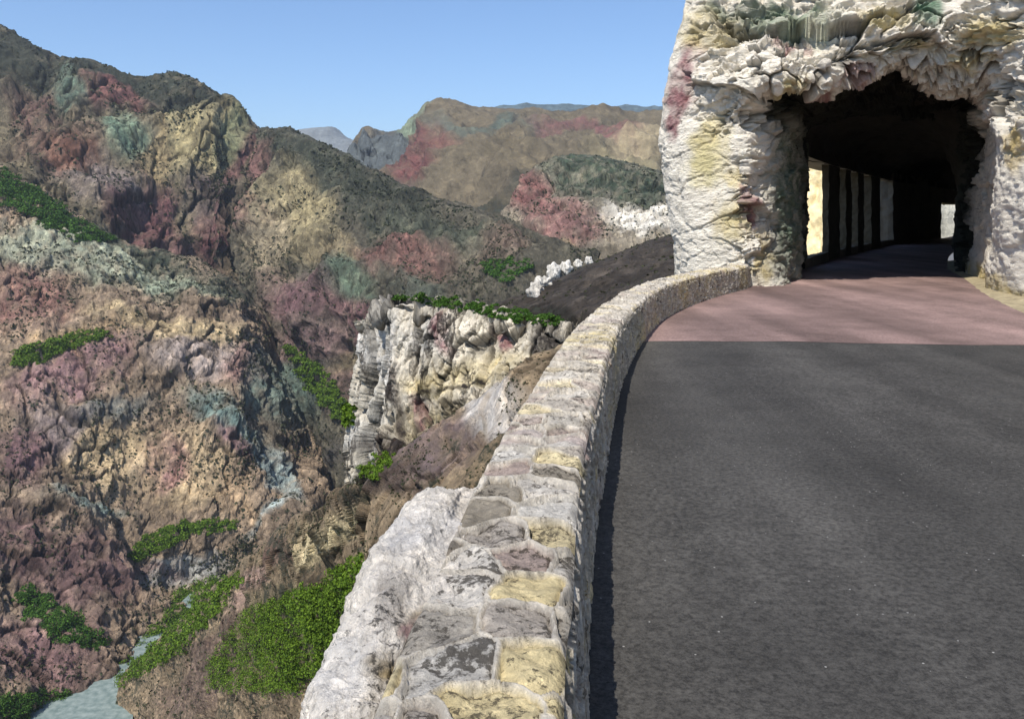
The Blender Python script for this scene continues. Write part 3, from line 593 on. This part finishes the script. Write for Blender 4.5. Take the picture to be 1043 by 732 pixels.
# ------------------------------------------------------------------ rock mass with the tunnel
RT = empty('rock_tunnel', (11.0, 27.0, 0))
tag(RT, 'craggy white rock mass pierced by a dark road tunnel with a pillared gallery', 'tunnel')
rowsK = [
 # outer far side
 [(9.4, 31.6, -6, 0), (9.2, 31.6, 1, 0), (9.0, 31.5, 3, 0), (8.8, 31.6, 5, 0), (9.0, 31.8, 7.5, 0), (9.6, 34, 11, 0), (14, 42, 21, 0), (20, 42, 24, 0), (26, 38, 24, 0), (24, 24, 22, 0), (20, 6, 18, 0), (17, -6, 12, 0), (14, -8, 5, 0)],
 [(7.0, 30.2, -6, 0), (6.9, 30.3, 1, 0), (6.8, 30.2, 3, 0), (6.6, 30.2, 5, 0), (6.7, 30.2, 7, 0), (7.2, 30.8, 9.6, 0), (12, 35, 17, 0), (17, 34, 19, 0), (22, 30, 19, 0), (19.5, 18, 17, 0), (15.5, 5, 12, 0), (13.2, -6, 7, 0), (11.6, -8, 2, 0)],
 # silhouette
 [(690, 300, 27.3), (686, 240, 27.2), (678, 185, 27.2), (674, 140, 27.3), (683, 72, 27.2), (700, 10, 27.2), (745, -90, 27.2), (880, -150, 27), (1020, -130, 25), (16, 15.5, 12, 0), (13.2, 6, 8, 0), (11.6, -4, 5, 0), (10.7, -8, 0, 0)],
 [(706, 296, 25.6), (700, 240, 25.6), (694, 190, 25.6), (694, 140, 25.7), (700, 75, 25.8), (716, 25, 26.0), (775, -35, 26), (880, -70, 25.6), (1000, -45, 24.2), (14.2, 17.5, 8.5, 0), (12.4, 10, 5.5, 0), (11.2, 4, 2.5, 0), (10.8, 2, 0, 0)],
 # front face
 [(742, 296, 24.9), (734, 240, 24.9), (730, 190, 25.0), (730, 135, 25.1), (735, 80, 25.0), (765, 40, 25.0), (825, 15, 24.9), (890, -5, 24.6), (965, 10, 24.0), (1046, 50, 22.3), (1052, 130, 20.8), (1048, 215, 20.4), (1043, 304, 20.8)],
 [(768, 296, 24.5), (756, 245, 24.5), (753, 205, 24.6), (755, 160, 24.7), (753, 100, 24.5), (780, 76, 24.2), (833, 66, 24.1), (892, 54, 24.1), (950, 60, 24.3), (1014, 82, 24.4), (1018, 130, 24.4), (1018, 210, 24.8), (1012, 291, 25.0)],
 # mouth edge
 [(786, 296, 24.3), (768, 250, 24.6), (765, 210, 24.7), (768, 155, 24.9), (766, 104, 25.0), (792, 91, 24.9), (845, 89, 24.9), (894, 76, 25.0), (938, 84, 25.6), (994, 98, 26.4), (1003, 140, 27.2), (998, 210, 28.0), (990, 281, 28.6)],
 # inside
 [(808, 291, 26.2), (806, 246, 26.6), (806, 206, 27), (804, 160, 27.2), (794, 98, 26.6), (816, 80, 26.4), (860, 76, 26.6), (900, 64, 26.8), (940, 70, 27.2), (986, 86, 28.2), (996, 145, 29.6), (990, 215, 30.6), (984, 277, 31)],
 [(819, 278, 31.6), (820, 243, 32), (822, 208, 32.2), (823, 165, 32.3), (824, 135, 32.4), (842, 128, 32.6), (870, 122, 33), (905, 120, 33.4), (935, 120, 33.8), (967, 132, 34.2), (979, 168, 34.6), (979, 215, 34.8), (976, 270, 35)]]
rowsK = [[p if len(p) == 3 else p for p in r] for r in rowsK]
nuK, nvK = 760, 540
RK = [[P(*p) if len(p) == 3 else p[:3] for p in r] for r in rowsK]
BK = grid_from(RK, nuK, nvK); NK = grid_normals(BK).reshape(-1, 3); VK = BK.reshape(-1, 3)
kk = int(nvK*.5)*nuK+nuK//6
if np.dot(NK[kk], -VK[kk]) < 0: NK = -NK
px, py = proj(VK)
cK = tint(VK, (236, 228, 212, .2), [
    (722, 30, 36, 26, 0, (206, 190, 142), .3), (800, 22, 60, 20, 0, (150, 160, 134), .35), (775, 8, 60, 12, 0, (112, 128, 106), .35), (697, 80, 17, 42, 12, (160, 104, 104), .3), (686, 120, 10, 26, 10, (160, 104, 104), .3),
    (722, 150, 20, 34, 10, (210, 196, 146), .12), (718, 175, 22, 24, 0, (212, 200, 150), .12), (745, 225, 24, 26, 0, (210, 194, 146), .15), (748, 180, 12, 16, 0, (206, 190, 142), .15), (758, 200, 9, 16, -20, (166, 110, 108), .3), (764, 222, 8, 16, -10, (160, 104, 100), .3),
    (806, 44, 18, 9, -10, (176, 126, 120), .3), (800, 88, 24, 9, -25, (206, 190, 142), .3), (828, 92, 18, 7, -25, (172, 116, 110), .3), (868, 76, 22, 7, -15, (166, 112, 106), .3), (795, 110, 14, 12, 0, (200, 184, 136), .3),
    (945, 14, 20, 15, 0, (110, 138, 112), .3), (900, 20, 30, 14, 0, (200, 186, 140), .3), (1010, 32, 40, 20, 0, (206, 188, 136), .3), (985, 60, 26, 10, 0, (204, 188, 140), .3), (930, 50, 20, 10, 0, (208, 194, 150), .3), (1038, 150, 12, 30, 0, (212, 186, 122), .15), (1030, 100, 16, 14, 0, (206, 196, 176), .3),
    (1010, 290, 60, 14, 30, (206, 186, 130), .2), (778, 272, 12, 20, 0, (196, 180, 130), .3), (803, 205, 24, 95, 0, (112, 132, 112), .4), (775, 250, 6, 20, 0, (200, 184, 140), .3)], warp=5, wfreq=1/22.0)
# shade of the tunnel put into the rock colour, full on the right jamb
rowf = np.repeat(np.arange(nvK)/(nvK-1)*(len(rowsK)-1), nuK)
tunnel_shade = sstep(6.02, 6.5, rowf)*(.35+.65*sstep(7.2, 7.9, rowf)*1.0+.65*sstep(150, 110, py)).clip(0, 1); tunnel_shade = np.maximum(tunnel_shade.clip(0, 1), sstep(6.05, 6.5, rowf)*sstep(860, 930, px)); cK[:, :3] = cK[:, :3]*(1-tunnel_shade[:, None])+np.array(lin((62, 62, 54)))*tunnel_shade[:, None]
# weathering: ledges round the mouth, smoother pale face lower left
top = sstep(150, 95, py)*sstep(690, 745, px)
jam = .5*np.exp(-((px-762)/14.0)**2)*sstep(285, 250, py)
rgt = sstep(985, 1000, px)*sstep(290, 240, py)*.06
rough = np.clip(.07+top*(1-.45*sstep(985, 1010, px))+.75*jam+rgt+.5*tunnel_shade, 0, 1)
D = np.zeros(len(VK))
qs = VK*np.array([1, 1, 1])
zz = VK[:, 2]-.22*VK[:, 0]+.9*fbm(VK/2.6, 4)
st = (zz/.78) % 1.0; st2 = ((zz+.3*fbm(VK/.8+5, 3))/.31) % 1.0
D += rough*(.26*(st**1.4-.45)*(.7+.9*fbm(VK/1.9+9, 2))+.17*(st2**1.5-.4))
qw = VK*np.array([.5, .5, 1.0]); qw[:, 2] -= .12*VK[:, 0]
hv, e1 = facets(warp3(qw, .25)); D += rough*.62*hv
hv, e2 = facets(warp3(qw*2.7+4, .25)); D += rough*.24*hv
hv, e3 = facets(warp3(qw*7+9, .25)); D += (rough*.07+.008)*hv
gm = np.maximum((1-sstep(.02, .10, e1))*sstep(-.3, .1, fbm(VK/1.4+3, 3)), .8*(1-sstep(.02, .12, e2))*sstep(-.1, .25, fbm(VK/1.1+13, 3)))*np.clip(rough*1.5, 0, 1)
D += .30*fbm(VK/3.0, 4)*(.25+.75*rough)+.012*fbm(VK/.25, 3)
D *= np.clip(1-.7*sstep(7.2, 8, rowf), 0, 1)
D = np.clip(D, -.5, .42)
D -= .30*gm*(1-tunnel_shade); cK[:, :3] *= (1-.7*gm)[:, None]
VK2 = VK+NK*D[:, None]
cK[:, 3] = np.clip(cK[:, 3]+.12*rough, 0, 1)
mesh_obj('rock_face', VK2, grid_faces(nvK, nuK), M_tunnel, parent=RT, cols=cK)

# gallery beyond the mouth
M_gal = rock_mat('gallery_stone', .5, bump=.6, speck_size=.12, lo=.75, hi=1.2)
nst = 150
LwS = catmull(np.concatenate([Lw[1:2]+[0, .0], Lw[2:]]), nst); RwS = catmull(np.concatenate([[(15.7, 29.4)], Rw[1:]]), nst)
def prof(k):
    l = LwS[k]; r = RwS[k]; c = []
    ax = r-l; g_ = 1-sstep(0, 26, float(k)); u_ = ax/np.linalg.norm(ax); r = r+u_*.75*g_; l = l-u_*.2*g_; ax = r-l
    for t, z in ((0, 4.1), (0, 4.6), (.06, 5.0), (.2, 5.35), (.5, 5.6), (.8, 5.3), (.95, 4.5), (1.0, 3.2), (1.0, 1.6), (1.0, -.2)):
        p = l+ax*t; c.append((p[0], p[1], z+(.7*g_ if z > 4.3 else 0)))
    return c
Bt = grid_from([prof(k) for k in range(nst)], 90, 300); nT = grid_normals(Bt).reshape(-1, 3); VT = Bt.reshape(-1, 3)
ctr_ = VT.mean(0)
DT = .28*fbm(VT/1.8, 4)+.22*(np.minimum((lambda f: f[1]-f[0])(worley(VT*.8))*1.6, .6)-.3)
VT = VT+nT*DT[:, None]
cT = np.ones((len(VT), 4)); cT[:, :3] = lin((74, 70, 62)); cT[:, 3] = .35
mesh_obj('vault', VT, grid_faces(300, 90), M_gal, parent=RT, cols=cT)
# mountain above the gallery
def profR(k):
    l = LwS[k]; r = RwS[k]; u = (r-l)/np.linalg.norm(r-l)
    return [(*(l-u*a), z) for a, z in ((-.1, 4.12), (.7, 4.15), (1.4, 4.2), (1.5, 5.5), (1.2, 8), (-.5, 12), (-4, 17), (-10, 22), (-20, 26))]
Br = grid_from([profR(k) for k in range(nst)], 120, 300); nR = grid_normals(Br).reshape(-1, 3); VR = Br.reshape(-1, 3)
if nR[len(nR)//2+60][0] > 0: nR = -nR
g = sstep(4.3, 6, VR[:, 2])
DR = g*(.6*fbm(VR/4, 4)+.8*(np.minimum((lambda f: f[1]-f[0])(worley(VR*.35))*1.6, .6)-.3))
VR = VR+nR*DR[:, None]
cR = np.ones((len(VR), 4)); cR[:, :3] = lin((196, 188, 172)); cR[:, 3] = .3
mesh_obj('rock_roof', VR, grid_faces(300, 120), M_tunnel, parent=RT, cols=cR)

def rough_block(name, a, b2, th, z0, z1, colr, amp=.05, step=.14, batter=0.0):
    """stone block whose inner face runs from plan point a to b2, th thick towards the valley"""
    a = np.array(a); b2 = np.array(b2); t = b2-a; L = np.linalg.norm(t); t = t/L; nrm = np.array([-t[1], t[0]])
    nx = max(2, int(L/step)); ny = max(2, int(th/step)); nz_ = max(2, int((z1-z0)/step))
    V = []; Fc = []; key = {}
    def vid(i, j, k):
        if (i, j, k) not in key:
            key[(i, j, k)] = len(V); p = a+t*(L*i/nx)+nrm*(th*j/ny)
            V.append((p[0], p[1], z0+(z1-z0)*k/nz_))
        return key[(i, j, k)]
    for i in range(nx):
        for k in range(nz_):
            Fc.append((vid(i, 0, k), vid(i+1, 0, k), vid(i+1, 0, k+1), vid(i, 0, k+1)))
            Fc.append((vid(i+1, ny, k), vid(i, ny, k), vid(i, ny, k+1), vid(i+1, ny, k+1)))
    for j in range(ny):
        for k in range(nz_):
            Fc.append((vid(0, j+1, k), vid(0, j, k), vid(0, j, k+1), vid(0, j+1, k+1)))
            Fc.append((vid(nx, j, k), vid(nx, j+1, k), vid(nx, j+1, k+1), vid(nx, j, k+1)))
    for i in range(nx):
        for j in range(ny):
            Fc.append((vid(i, j, nz_), vid(i+1, j, nz_), vid(i+1, j+1, nz_), vid(i, j+1, nz_)))
            Fc.append((vid(i, j+1, 0), vid(i+1, j+1, 0), vid(i+1, j, 0), vid(i, j, 0)))
    V = np.array(V); q = V*1.6
    w = np.stack([fbm(q, 3), fbm(q+31, 3), fbm(q+63, 3)], 1)
    f1, f2, _ = worley(V*np.array([2.2, 2.2, 3.4]))
    cen = np.array([*(a+t*L/2+nrm*th/2), 0]); rad = V-cen; rad[:, 2] = 0; rad /= np.maximum(np.linalg.norm(rad, axis=1), .01)[:, None]
    V = V+amp*w+rad*((np.minimum((f2-f1)*2, .5)-.25)*amp*1.6)[:, None]
    c = np.ones((len(V), 4)); c[:, :3] = lin(colr); c[:, 3] = .3
    return mesh_obj(name, V, Fc, M_gal, parent=RT, cols=c, smooth=False)
def LP(px_):      # plan point of the inner wall at a picture column
    xs = [a for a, _ in Lpx]; i = np.interp(px_, xs, range(len(xs)))
    Lf = catmull(Lw, np.array([i])); return Lf[0]
TT = .85
for (a, b2) in ((844, 855.5), (861.5, 867.5), (874, 880), (887.6, 896.5)):
    rough_block('pillar', LP(a), LP(b2), .26 if a == 844 else .5, -.3, 4.25, (100, 92, 76))
for (a, b2) in ((819, 844), (855.5, 861.5), (867.5, 874), (880, 887.6), (896.5, 910)):
    rough_block('sill', LP(a), LP(b2), .3, -1.5, .36, (128, 116, 98), amp=.04)
pp = [910, 922, 935, 946, 958]
for a, b2 in zip(pp[:-1], pp[1:]):
    rough_block('gallery_wall', LP(a), LP(b2+.6), 1.3, -.5, 4.7, (120, 112, 98), amp=.09, step=.3)
rough_block('lintel', LP(957.5), LP(976), 1.3, 2.9, 4.8, (110, 104, 92), amp=.09, step=.3)
for a, b2 in zip([817], [822]):
    rough_block('jamb', LP(a), LP(b2), .4, -.8, 4.6, (90, 92, 76), amp=.09)

# sunlit rock outside the gallery and beyond its far end
hill('cliff', [
    [(27, 108, 8, 0), (32, 104, 12, 0), (36, 101, 14, 0), (40, 98, 15, 0)],
    [(25, 94, 6, 0), (29, 92, 9, 0), (34, 90, 11, 0), (39, 88, 12, 0)],
    [(24.5, 88, 0, 0), (28, 87, 3, 0), (33, 85, 4, 0), (37, 84, 5, 0)],
    [(23.5, 84, -12, 0), (27, 82, -10, 0), (31, 80, -8, 0), (35, 80, -6, 0)],
    [(22, 72, -32, 0), (25, 72, -30, 0), (28, 72, -28, 0), (32, 74, -26, 0)]],
    160, 200, [('r', 8, .8, .5), ('w', 4, .8, .6), ('f', 1.5, .3, 1)], (240, 222, 176, .05), [], M_gal, back=False)
hill('cliff', [
    [(36, 112, 20, 0), (48, 112, 22, 0), (60, 112, 22, 0), (75, 112, 22, 0)],
    [(37, 104, 8, 0), (48, 104, 9, 0), (60, 104, 9, 0), (75, 104, 9, 0)],
    [(37, 98, -2, 0), (48, 98, -2, 0), (60, 98, -2, 0), (75, 98, -2, 0)]],
    80, 80, [('f', 4, .8, 1)], (205, 203, 190, .3), [], M_cliff, back=False)

# ------------------------------------------------------------------ shrubs
bvh = {}
def build_bvh(o, V2, nv, nu):
    return BVHTree.FromPolygons([tuple(v) for v in V2.tolist()], grid_faces(nv, nu).tolist())
surf = []
for nm in ('hill', 'hillside', 'cliff'):
    for it in HILLS.get(nm, []):
        surf.append((nm, it))
mt_left = HILLS['mountain'][1]; surf.append(('mountain', mt_left))
trees = [build_bvh(*it) for _, it in surf]
O = Vector((0, 0, H))
def hit(px_, py_):
    d = Vector(((px_-CX)/F, 1, (HY-py_)/F)).normalized(); best = None
    for k, t in enumerate(trees):
        r = t.ray_cast(O, d)
        if r[0] is not None and (best is None or r[3] < best[2]): best = (r[0], r[1], r[3], k)
    return best
def leafcloud(centres, radii, n_each, leaf, flat=.75):
    """leaf-sized faces spread through lumpy crowns"""
    V = []; Fc = []
    C_ = np.repeat(centres, n_each, 0); R_ = np.repeat(radii, n_each); n = len(C_)
    d = rng.normal(size=(n, 3)); d /= np.linalg.norm(d, axis=1)[:, None]
    d[:, 2] = np.abs(d[:, 2])*flat+.05
    r = R_*(.55+.5*rng.random(n))
    c = C_+d*r[:, None]
    u = rng.normal(size=(n, 3)); u /= np.linalg.norm(u, axis=1)[:, None]
    w = np.cross(u, d+.4*rng.normal(size=(n, 3))); w /= np.maximum(np.linalg.norm(w, axis=1), 1e-6)[:, None]
    s = (leaf if np.isscalar(leaf) else np.repeat(leaf, n_each))*(.5+rng.random(n))
    u = u*s[:, None]; w = w*(s*.6)[:, None]
    V = np.stack([c-u, c+w, c+u, c-w], 1).reshape(-1, 3)
    Fc = np.arange(4*n).reshape(n, 4)
    return V, Fc
def inpoly(x, y, poly):
    ins = False; j = len(poly)-1
    for i in range(len(poly)):
        xi, yi = poly[i]; xj, yj = poly[j]
        if (yi > y) != (yj > y) and x < (xj-xi)*(y-yi)/(yj-yi)+xi: ins = not ins
        j = i
    return ins
def thicket(poly, label, mat, px_r=4.0, n_b=300, n_each=120, leafpx=.8):
    xs = [p[0] for p in poly]; ys = [p[1] for p in poly]; C_ = []; R_ = []; tries = 0
    while len(C_) < n_b and tries < n_b*30:
        tries += 1
        x = random.uniform(min(xs), max(xs)); y = random.uniform(min(ys), max(ys))
        if not inpoly(x, y, poly): continue
        h_ = hit(x+random.gauss(0, px_r*.5), y+random.gauss(0, px_r*.35))
        if h_ is None: continue
        r = px_r*h_[0].y/F*random.choice((.45, .6, .8, 1.0, 1.3, 1.7))*random.uniform(.85, 1.15)
        C_.append(tuple(h_[0]-Vector((0, 0, r*.3)))); R_.append(r)
    C_ = np.array(C_); R_ = np.array(R_)
    ok = np.abs(C_[:, 1]-np.median(C_[:, 1])) < .95*np.median(C_[:, 1]); C_ = C_[ok]; R_ = R_[ok]
    V, Fc = leafcloud(C_, R_, n_each, np.sqrt(R_*np.median(R_))*leafpx/px_r)
    o = mesh_obj('thicket', V, Fc, mat, smooth=False)
    tag(o, label, 'bushes', 'green thickets on the slopes of the gorge')
TH_ = [
 ([(0, 172), (30, 188), (60, 210), (95, 232), (120, 245), (90, 246), (50, 232), (20, 212), (0, 208)], 'long green thicket along the crest of the left spur below the big mountain', M_green2, 4.5, 420),
 ([(15, 356), (60, 342), (108, 334), (112, 340), (70, 356), (30, 370), (16, 372)], 'narrow green thicket lying level on the left spur at the picture edge', M_green, 3.5, 260),
 ([(288, 352), (300, 352), (330, 378), (358, 415), (360, 432), (340, 424), (315, 395)], 'steep thin green thicket running down to the foot of the white cliff', M_green, 4, 260),
 ([(130, 560), (150, 542), (190, 530), (238, 530), (240, 538), (190, 546), (150, 568), (134, 570)], 'arched green thicket under the tan cliff above the river', M_green, 3.5, 240),
 ([(15, 600), (30, 594), (80, 628), (106, 652), (100, 660), (60, 652), (20, 620)], 'green thicket on the reddish slope at lower left', M_green2, 4.5, 280),
 ([(0, 706), (70, 704), (76, 715), (60, 732), (0, 732)], 'green thicket at the bottom left corner beside the river', M_green2, 4.5, 220),
 ([(112, 695), (150, 650), (185, 600), (240, 580), (246, 592), (215, 630), (175, 668), (125, 698)], 'broad green thicket on the right bank close above the river', M_green, 5, 520),
 ([(178, 697), (230, 655), (250, 622), (290, 608), (330, 590), (368, 566), (374, 578), (350, 640), (318, 705)], 'largest dark green thicket on the slope left of the speckled rock', M_green, 6, 1100),
 ([(364, 478), (378, 463), (398, 460), (400, 470), (386, 484), (368, 488)], 'small bright green bush clump at the foot of the white cliff', M_green, 3.2, 90),
 ([(400, 296), (415, 288), (440, 290), (470, 300), (520, 312), (575, 325), (572, 332), (520, 326), (450, 312), (402, 304)], 'dark green thicket along the top edge of the white cliff', M_green2, 3.0, 380),
 ([(490, 268), (510, 264), (538, 266), (538, 274), (520, 285), (495, 278)], 'small round green thicket on the brown hill above the cliff top', M_green2, 3.2, 110)]
for poly, lb, mt, pr, nb in TH_:
    thicket(poly, lb, mt, pr, nb)

# scattered scrub, too many to count
def scrub(idx, n, rpx, clump):
    nm, (o, V2, nv, nu) = surf[idx]
    Bq = V2.reshape(nv, nu, 3)
    i = rng.integers(2, nv-2, n*4); j = rng.integers(2, nu-2, n*4); p = Bq[i, j]
    d = p[:, 1]; px_, py_ = proj(p)
    ok = (px_ > -60) & (px_ < 1100) & (py_ > 0) & (py_ < 760)
    dens = fbm(p/clump, 3)
    ok &= rng.random(len(p)) < sstep(-.35, .5, dens)
    p = p[ok][:n]; r = rpx*p[:, 1]/F*(.4+.9*rng.random(len(p))**2)
    return p-np.array([0, 0, 1])*r[:, None]*.2, r
allC = []; allR = []
for k, (nm, it) in enumerate(surf):
    med = np.median(it[1][:, 1]); nn = {0: 2500, 1: 11000, 2: 15000, 3: 14000, 4: 1500}.get(k, 0)
    if nm == 'mountain': nn = 7000
    if nn == 0: continue
    c_, r_ = scrub(k, nn, 1.5, med*.06); allC.append(c_); allR.append(r_)
V, Fc = leafcloud(np.concatenate(allC), np.concatenate(allR), 7, np.concatenate(allR)*.75)
tag(mesh_obj('scrub', V, Fc, M_scrub, smooth=False), kind='stuff')

# ------------------------------------------------------------------ pale boulders on the crest of the dark slope
def boulder(px_, py_, wpx, label):
    h_ = hit(px_, py_)
    p = h_[0] if h_ else Vector(P(px_, py_, 128)); r = wpx*p.y/F/2
    n1, n2 = 28, 18; V = []
    for a in range(n2+1):
        for b2 in range(n1):
            th = math.pi*a/n2; ph = 2*math.pi*b2/n1
            V.append((math.sin(th)*math.cos(ph), math.sin(th)*math.sin(ph), math.cos(th)))
    V = np.array(V); q = V*1.3+px_
    f1, f2, _ = worley(q); rr = 1+.5*fbm(q, 3)-.35*(f1-.5)
    V = V*rr[:, None]*np.array([1, .85, random.uniform(.9, 1.35)])*r+np.array([p.x, p.y, p.z+r*.45])
    Fc = [(a*n1+b2, a*n1+(b2+1) % n1, (a+1)*n1+(b2+1) % n1, (a+1)*n1+b2) for a in range(n2) for b2 in range(n1)]
    c = np.ones((len(V), 4)); c[:, :3] = lin((222, 216, 204)); c[:, 3] = .25
    tag(mesh_obj('boulder', V, Fc, M_cliff, cols=c), label, 'boulder', 'pale boulders on the crest of the dark slope')
for a in ((545, 300, 16, 'big white boulder at the low left end of the boulder row on the dark slope'),
          (557, 290, 12, 'squat white boulder second from the low end of the boulder row'),
          (563, 281, 14, 'third white boulder from the low end of the row, above the squat one'),
          (549, 288, 9, 'narrow white boulder rising behind the lowest big one'),
          (577, 276, 13, 'upright pinkish white boulder in the middle of the boulder row'),
          (589, 272, 10, 'small white boulder just right of the upright one'),
          (600, 268, 8, 'last small white boulder at the upper end of the row')):
    boulder(*a)

# ------------------------------------------------------------------ haze
hz = bpy.data.materials.new('haze_air'); hz.use_nodes = True; nt = hz.node_tree; nt.nodes.clear()
out = nt.nodes.new('ShaderNodeOutputMaterial'); pv = nt.nodes.new('ShaderNodeVolumePrincipled')
pv.inputs['Color'].default_value = (.80, .88, 1.0, 1); pv.inputs['Density'].default_value = 5e-5; pv.inputs['Anisotropy'].default_value = .2
nt.links.new(pv.outputs[0], out.inputs['Volume'])
x0, x1, y0, y1, z0, z1 = -9300, 9300, -2500, 9300, -317, 900
Vh = [(x, y, z) for x in (x0, x1) for y in (y0, y1) for z in (z0, z1)]
Fh = [(0, 1, 3, 2), (4, 6, 7, 5), (0, 4, 5, 1), (2, 3, 7, 6), (0, 2, 6, 4), (1, 5, 7, 3)]
HAZE = True
if HAZE: tag(mesh_obj('haze', Vh, Fh, hz, smooth=False), kind='stuff')

# ------------------------------------------------------------------ light
SUN_EL = math.radians(56); to_sun = np.array([-.52, -.855]); to_sun /= np.linalg.norm(to_sun)
sd = bpy.data.lights.new('sun', 'SUN'); sd.energy = 4.6; sd.angle = math.radians(.5); sd.color = (1, .94, .85)
so = bpy.data.objects.new('sun', sd); link(so); so.location = (0, 0, 60)
dirv = Vector((-to_sun[0]*math.cos(SUN_EL), -to_sun[1]*math.cos(SUN_EL), -math.sin(SUN_EL)))
so.rotation_euler = dirv.to_track_quat('-Z', 'Y').to_euler()
w = bpy.data.worlds.new('World'); scene.world = w; w.use_nodes = True
bg = w.node_tree.nodes['Background']; sk = w.node_tree.nodes.new('ShaderNodeTexSky'); sk.sky_type = 'NISHITA'; sk.sun_disc = False
sk.sun_elevation = SUN_EL; sk.sun_rotation = math.atan2(to_sun[0], to_sun[1]); sk.altitude = 600; sk.air_density = 1.0; sk.dust_density = .6; sk.ozone_density = 7.0
w.node_tree.links.new(sk.outputs[0], bg.inputs[0]); bg.inputs[1].default_value = .14
scene.view_settings.view_transform = 'Standard'; scene.view_settings.look = 'None'; scene.view_settings.gamma = 1; scene.view_settings.exposure = .3
scene.cycles.volume_bounces = 0; scene.cycles.max_bounces = 6
